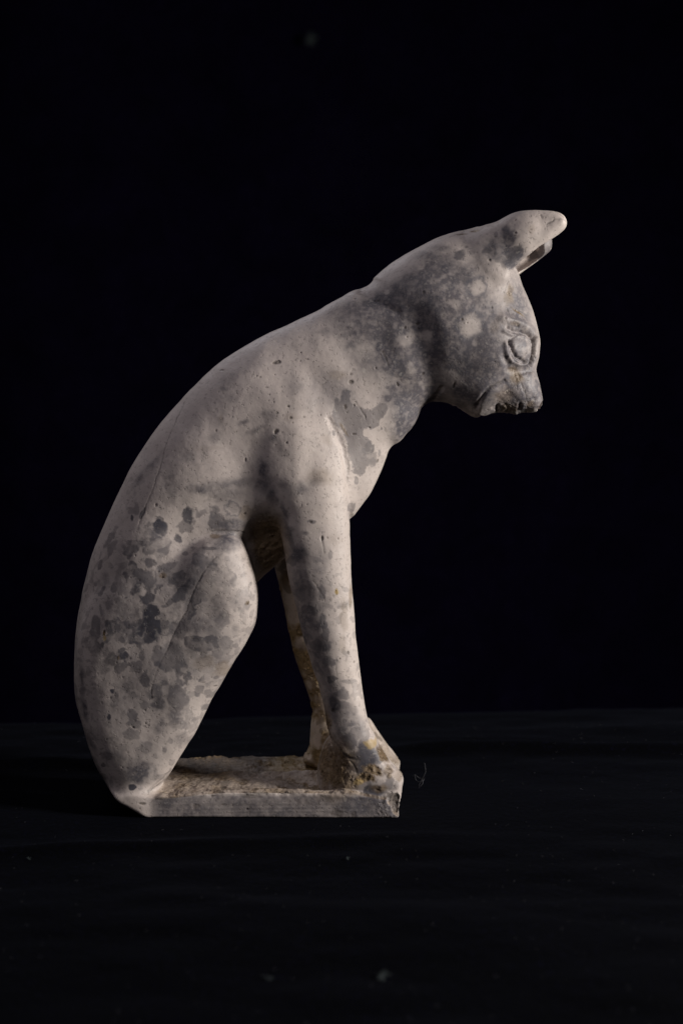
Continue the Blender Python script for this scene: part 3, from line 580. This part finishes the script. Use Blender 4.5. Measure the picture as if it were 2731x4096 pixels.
def bone():
    k = NT('weathered_bone'); co = k.n('ShaderNodeTexCoord').outputs['Object']
    n1 = k.noise(co, 22, 4); n2 = k.noise(co, 120, 4, .6); n3 = k.noise(co, 420, 3, .6); n4 = k.noise(co, 55, 5, .65)
    col = k.mix(k.ramp(n1, .35, .65), (.575, .505, .468), (.49, .43, .405))
    col = k.mix(k.math('MULTIPLY', k.ramp(n4, .5, .72), .3), col, (.34, .305, .305))
    col = k.mix(k.math('MULTIPLY', k.ramp(n2, .55, .75), .3), col, (.30, .27, .25))
    darkc = k.mix(k.ramp(n1, .4, .6), (.085, .08, .092), (.052, .051, .066))
    pal = k.attr('pale')
    keep = k.math('SUBTRACT', 1.0, k.math('MULTIPLY', pal, .68), True)
    cl = k.math('MULTIPLY', k.math('MULTIPLY', k.attr('stain_shade'), k.ramp(n4, .0, .52)), 2.1, True)
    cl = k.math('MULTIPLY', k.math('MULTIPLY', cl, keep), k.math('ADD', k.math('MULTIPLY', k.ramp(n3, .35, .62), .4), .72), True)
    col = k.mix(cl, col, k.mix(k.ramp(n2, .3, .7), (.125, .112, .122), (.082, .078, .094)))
    sp = k.math('MULTIPLY', k.math('MULTIPLY', k.attr('spot'), k.math('ADD', k.math('MULTIPLY', k.ramp(n4, .25, .65), .55), .85)), keep, True)
    sp = k.math('MULTIPLY', sp, k.ramp(k.math('ADD', k.math('MULTIPLY', k.attr('spot'), 1.3), k.math('MULTIPLY', k.math('SUBTRACT', n2, .5), .5)), .10, .30), True)
    col = k.mix(sp, col, darkc)
    n6 = k.noise(co, 760, 2, .6)
    col = k.mix(k.math('MULTIPLY', k.ramp(n6, .57, .66), .3), col, (.16, .14, .13))
    col = k.mix(k.math('MULTIPLY', k.ramp(n3, .60, .70), .25), col, (.60, .55, .50))
    col = k.mix(k.math('MULTIPLY', k.attr('ring'), .8), col, (.09, .09, .11))
    col = k.mix(k.math('MULTIPLY', pal, .12), col, (.52, .475, .44))
    br = k.math('MULTIPLY', k.math('MULTIPLY', k.attr('brown'), 1.25), k.ramp(n4, .08, .45), True)
    bc = k.mix(k.ramp(n2, .35, .65), (.10, .066, .038), (.23, .165, .10))
    bc = k.mix(k.ramp(n3, .62, .7), bc, (.40, .31, .22))
    col = k.mix(br, col, bc)
    col = k.mix(k.math('MULTIPLY', k.attr('ochre'), .75), col, (.42, .29, .10))
    col = k.mix(k.math('MULTIPLY', k.attr('pit'), .8), col, (.07, .055, .045))
    col = k.mix(k.math('MULTIPLY', k.attr('crack_shade'), .85), col, (.045, .038, .035))
    k.l(col, k.b.inputs['Base Color'])
    k.l(k.math('ADD', k.math('MULTIPLY', n2, .25), .42), k.b.inputs['Roughness'])
    k.b.inputs['Specular IOR Level'].default_value = .35
    bh = k.math('ADD', k.math('MULTIPLY', n2, .6), k.math('MULTIPLY', n3, .35))
    n5 = k.noise(co, 1300, 2); bh = k.math('ADD', bh, k.math('MULTIPLY', n5, .12)); bh = k.math('SUBTRACT', bh, k.math('MULTIPLY', k.ramp(n6, .60, .70), .5))
    bp = k.n('ShaderNodeBump'); bp.inputs['Distance'].default_value = .0011
    k.l(k.math('ADD', k.math('MULTIPLY', k.attr('rough'), .7), .2), bp.inputs['Strength']); k.l(bh, bp.inputs['Height']); k.l(bp.outputs[0], k.b.inputs['Normal'])
    return k.m
def velvet(name, pile=1.0, tint=(.00013, .00013, .0005)):
    k = NT(name); co = k.n('ShaderNodeTexCoord').outputs['Object']
    a = k.noise(co, 620, 3, .8); b = k.noise(co, 14, 4); c = k.noise(co, 300, 3)
    col = k.mix(k.ramp(a, .54, .72), tint, tuple(c*13 for c in tint))
    col = k.mix(k.math('MULTIPLY', k.ramp(b, .4, .7), .5), col, tuple(c*.6 for c in tint))
    k.l(col, k.b.inputs['Base Color']); k.b.inputs['Roughness'].default_value = .95; k.b.inputs['Specular IOR Level'].default_value = .03
    k.b.inputs['Sheen Weight'].default_value = .006*pile; k.b.inputs['Sheen Roughness'].default_value = .5; k.b.inputs['Sheen Tint'].default_value = (.5, .6, 1, 1)
    bp = k.n('ShaderNodeBump'); bp.inputs['Distance'].default_value = .0006; bp.inputs['Strength'].default_value = .6
    k.l(k.math('ADD', k.math('MULTIPLY', a, .5), c), bp.inputs['Height']); k.l(bp.outputs[0], k.b.inputs['Normal'])
    return k.m
def plain(name, col, rough=.7):
    k = NT(name); co = k.n('ShaderNodeTexCoord').outputs['Object']; n = k.noise(co, 900, 2)
    k.l(k.mix(k.ramp(n, .35, .65), col, tuple(c*.7 for c in col)), k.b.inputs['Base Color']); k.b.inputs['Roughness'].default_value = rough
    return k.m
BONE = bone(); VEL = velvet('black_velvet'); VEL2 = velvet('black_backdrop_cloth', .2, (.0028, .0019, .0082)); LINT = plain('pale_lint', (.10, .10, .115)); LINT2 = plain('white_fluff', (.05, .068, .07))

# ------------------------------------------------------------------ the figurine
root = bpy.data.objects.new('cat_figurine', None); sc.collection.objects.link(root); root.empty_display_size = .02
root['label'] = 'pale weathered carved cat figurine with grey blotches, seated on a thin slab'
root['category'] = 'figurine'
fc = lambda a: a[Q].mean(1)
fX, fY, fV = fc(X_), fc(Y_), fc(V_)
en_m = (fc(en_) < 2) & (fX > 1985+0.25*(1100-fV)) & (fY < 0) & (fV < 1110)
ef_m = (fc(ef_) < 3) & (fX > 1985+0.25*(1100-fV)) & (fY >= 0) & (fV < 1130)
pl_m = (fc(pl_) < 7) & (fc(pl_) < fc(bo_)+2) & (fV > 3040) & ~(en_m | ef_m)
eye_m = fc(eyemask.astype(float)) > .5
near_eye = eye_m & (fY < 0); far_eye = eye_m & (fY > 0)
body_m = ~(en_m | ef_m | pl_m | eye_m)
emit('body', body_m, BONE, root)
emit('ear', en_m, BONE, root); emit('ear', ef_m, BONE, root)
emit('eye', near_eye, BONE, root); emit('eye', far_eye, BONE, root)
pl = emit('plinth', pl_m, BONE, root); pl['label'] = 'thin rectangular slab with brown earth on its top and a chipped front corner'

# ------------------------------------------------------------------ black cloth and backdrop
def grid_mesh(name, fn, nu, nv, mat, kind='structure'):
    u = np.linspace(0, 1, nu); v = np.linspace(0, 1, nv); A, B = np.meshgrid(u, v, indexing='ij')
    W_ = fn(A.ravel(), B.ravel())
    i = np.arange((nu-1)*(nv-1)); a = (i//(nv-1))*nv+i % (nv-1); q = np.stack([a, a+nv, a+nv+1, a+1], 1)
    me = bpy.data.meshes.new(name); me.vertices.add(len(W_)); me.vertices.foreach_set('co', W_.ravel())
    me.loops.add(q.size); me.loops.foreach_set('vertex_index', q.ravel().astype(np.int32)); me.polygons.add(len(q)); me.polygons.foreach_set('loop_start', np.arange(0, q.size, 4, dtype=np.int32))
    me.update(calc_edges=True); me.shade_smooth(); me.materials.append(mat)
    o = bpy.data.objects.new(name, me); sc.collection.objects.link(o); o['kind'] = kind; return o
def cloth_h(x, y):
    pts = np.stack([x/S, y/S, 0*x], 1)
    fade = sstep(np.hypot((x+.03)/.085, (y)/.035), 1.0, 1.9)          # lies flat under the slab
    h = .0007*fbm(pts, 900, 301, 2, (1, 2.6, 1))+.0005*fbm(pts, 230, 311, 2, (1, 2, 1))
    def fold(yc, hgt, wd, x0, x1, s=0.0, wv=.004): 
        yy = yc+s*x+wv*np.sin(x*23+yc*90); d = y-yy
        return hgt*np.exp(-(d/wd)**2)*sstep(x, x0, x0+.05)*(1-sstep(x, x1-.05, x1))
    h = h+fold(.078, .0042, .007, .0, .5, .05)+fold(.112, .0014, .014, .0, .6, .06)+fold(-.050, .0026, .006, -.3, .06, .10)+fold(.052, .0022, .006, -.4, .0, -.03)+fold(-.13, .002, .02, -.1, .5, -.2)
    return h*fade-.0001
def cloth(u, v):
    x = (u-.5)*1.5
    edge_y = .158+.13*np.clip(x, -.4, .5); L = v*(.62+.35+.18)-.62
    y0 = np.minimum(L, edge_y); over = np.maximum(L-edge_y, 0); r = .055
    ang = np.minimum(over/r, math.pi/2); down = np.maximum(over-r*math.pi/2, 0)
    y = y0+r*np.sin(ang); z = cloth_h(x, y0)-r*(1-np.cos(ang))-down
    return np.stack([x, y, z], 1)
grid_mesh('ground', cloth, 500, 560, VEL)
def drop(u, v):
    x = (u-.5)*5.0; z = -1.2+v*4.2
    return np.stack([x, 1.3+.02*np.sin(x*6+np.sin(z*2))+.01*np.sin(x*17), z], 1)
grid_mesh('backdrop', drop, 200, 40, VEL2)

# ------------------------------------------------------------------ lint
def tube(pts, r, n=5):
    pts = [Vector(p) for p in pts]; vs, fs = [], []
    for i, p in enumerate(pts):
        t = (pts[min(i+1, len(pts)-1)]-pts[max(i-1, 0)]).normalized(); a = t.orthogonal().normalized(); b = t.cross(a)
        rr_ = r*(0.45 if i in (0, len(pts)-1) else 1)
        vs += [tuple(p+(a*math.cos(k*2*math.pi/n)+b*math.sin(k*2*math.pi/n))*rr_) for k in range(n)]
    for i in range(len(pts)-1):
        for k in range(n): fs.append((i*n+k, i*n+(k+1) % n, (i+1)*n+(k+1) % n, (i+1)*n+k))
    fs.append(tuple(range(n))[::-1]); fs.append(tuple((len(pts)-1)*n+k for k in range(n)))
    return vs, fs
def fibres(name, lst, r, mat, label=None, cat=None, group=None, kind=None):
    vs, fs = [], []
    for pts in lst:
        v, f = tube(pts, r); b = len(vs); vs += v; fs += [tuple(i+b for i in q) for q in f]
    me = bpy.data.meshes.new(name); me.from_pydata(vs, [], fs); me.shade_smooth(); me.materials.append(mat)
    o = bpy.data.objects.new(name, me); sc.collection.objects.link(o)
    for k, v in (('label', label), ('category', cat), ('group', group), ('kind', kind)):
        if v: o[k] = v
    return o
def on_cloth(px, py):
    k = (G-CY)/(py-CY); return ((px-CX)*k*S, (k-1)*D*S)
bx, by = on_cloth(1672, 3158)
th = lambda *p: [(bx+a*S*1.0, by+c*S, max(.0004, b*S)) for a, b, c in p]
fibres('lint_thread', [th((0, 0, 0), (6, 22, 4), (16, 44, 0), (24, 60, -8), (30, 78, -12), (27, 104, -6), (25, 112, 0)), th((-14, 62, 0), (-10, 38, 6), (2, 30, 0), (8, 34, -6), (22, 40, -4), (26, 48, 4)), th((-14, 62, 0), (-2, 50, 10), (14, 40, 8), (20, 34, 0), (16, 24, -8), (2, 6, -4))],
       .00006, LINT, 'thin curled grey thread of lint standing on the black cloth in front of the paws', 'lint')
def fluff(px, py, r, label, n=7):
    x, y = on_cloth(px, py); z = float(cloth_h(np.array([x]), np.array([y]))[0]); L = []
    for _ in range(n):
        a = random.uniform(0, 6.28); p = [x, y, z+.0003]; pts = [tuple(p)]
        for s in range(4):
            a += random.uniform(-1, 1); p[0] += math.cos(a)*r/3; p[1] += math.sin(a)*r/3; p[2] = z+random.uniform(.0002, .0009); pts.append(tuple(p))
        L.append(pts)
    return fibres('lint_fluff', L, .00007, LINT2, label, 'lint', 'bits of white fluff on the black cloth')
fluff(1530, 3905, .0022, 'small white tuft of fluff on the cloth, brightest and nearest the viewer', 9)
fluff(1070, 3912, .0016, 'faint pale bit of fluff on the cloth nearest the viewer, left of the middle', 5)
fluff(115, 3445, .0008, 'tiny pale bit of fluff on the cloth far to the left', 5)
fluff(1385, 3440, .0009, 'tiny pale tangle of fluff on the cloth just in front of the slab', 5)
L = []
for _ in range(1500):
    x = random.uniform(-.3, .42); y = random.uniform(-.24, .15)
    if abs(x+.03) < .075 and abs(y) < .03: continue
    z = float(0); a = random.uniform(0, 6.28); l = random.uniform(.0003, .0010)
    L.append((x, y, a, l))
hz = cloth_h(np.array([q[0] for q in L]), np.array([q[1] for q in L]))
fibres('lint_dust', [[(x, y, z+.0001), (x+math.cos(a)*l*.5, y+math.sin(a)*l*.5, z+.0004), (x+math.cos(a+.5)*l, y+math.sin(a+.5)*l, z+.0001)] for (x, y, a, l), z in zip(L, hz)], .000035, LINT, kind='stuff')
# one tuft caught on the backdrop, out of focus
kd = (1.27/S+D)/D; tx, tz = ((1245-CX)*kd)*S, (G-(CY+(165-CY)*kd))*S
L = []
for _ in range(14):
    a = random.uniform(0, 6.28); p = [tx, 1.262, tz]; pts = [tuple(p)]
    for s in range(4): a += random.uniform(-1, 1); p[0] += math.cos(a)*.003; p[2] += math.sin(a)*.003; pts.append(tuple(p))
    L.append(pts)
fibres('lint_fluff', L, .0012, LINT2, 'blurred grey speck of fluff on the backdrop high above the cat', 'lint')
print('done', time.time()-T0)
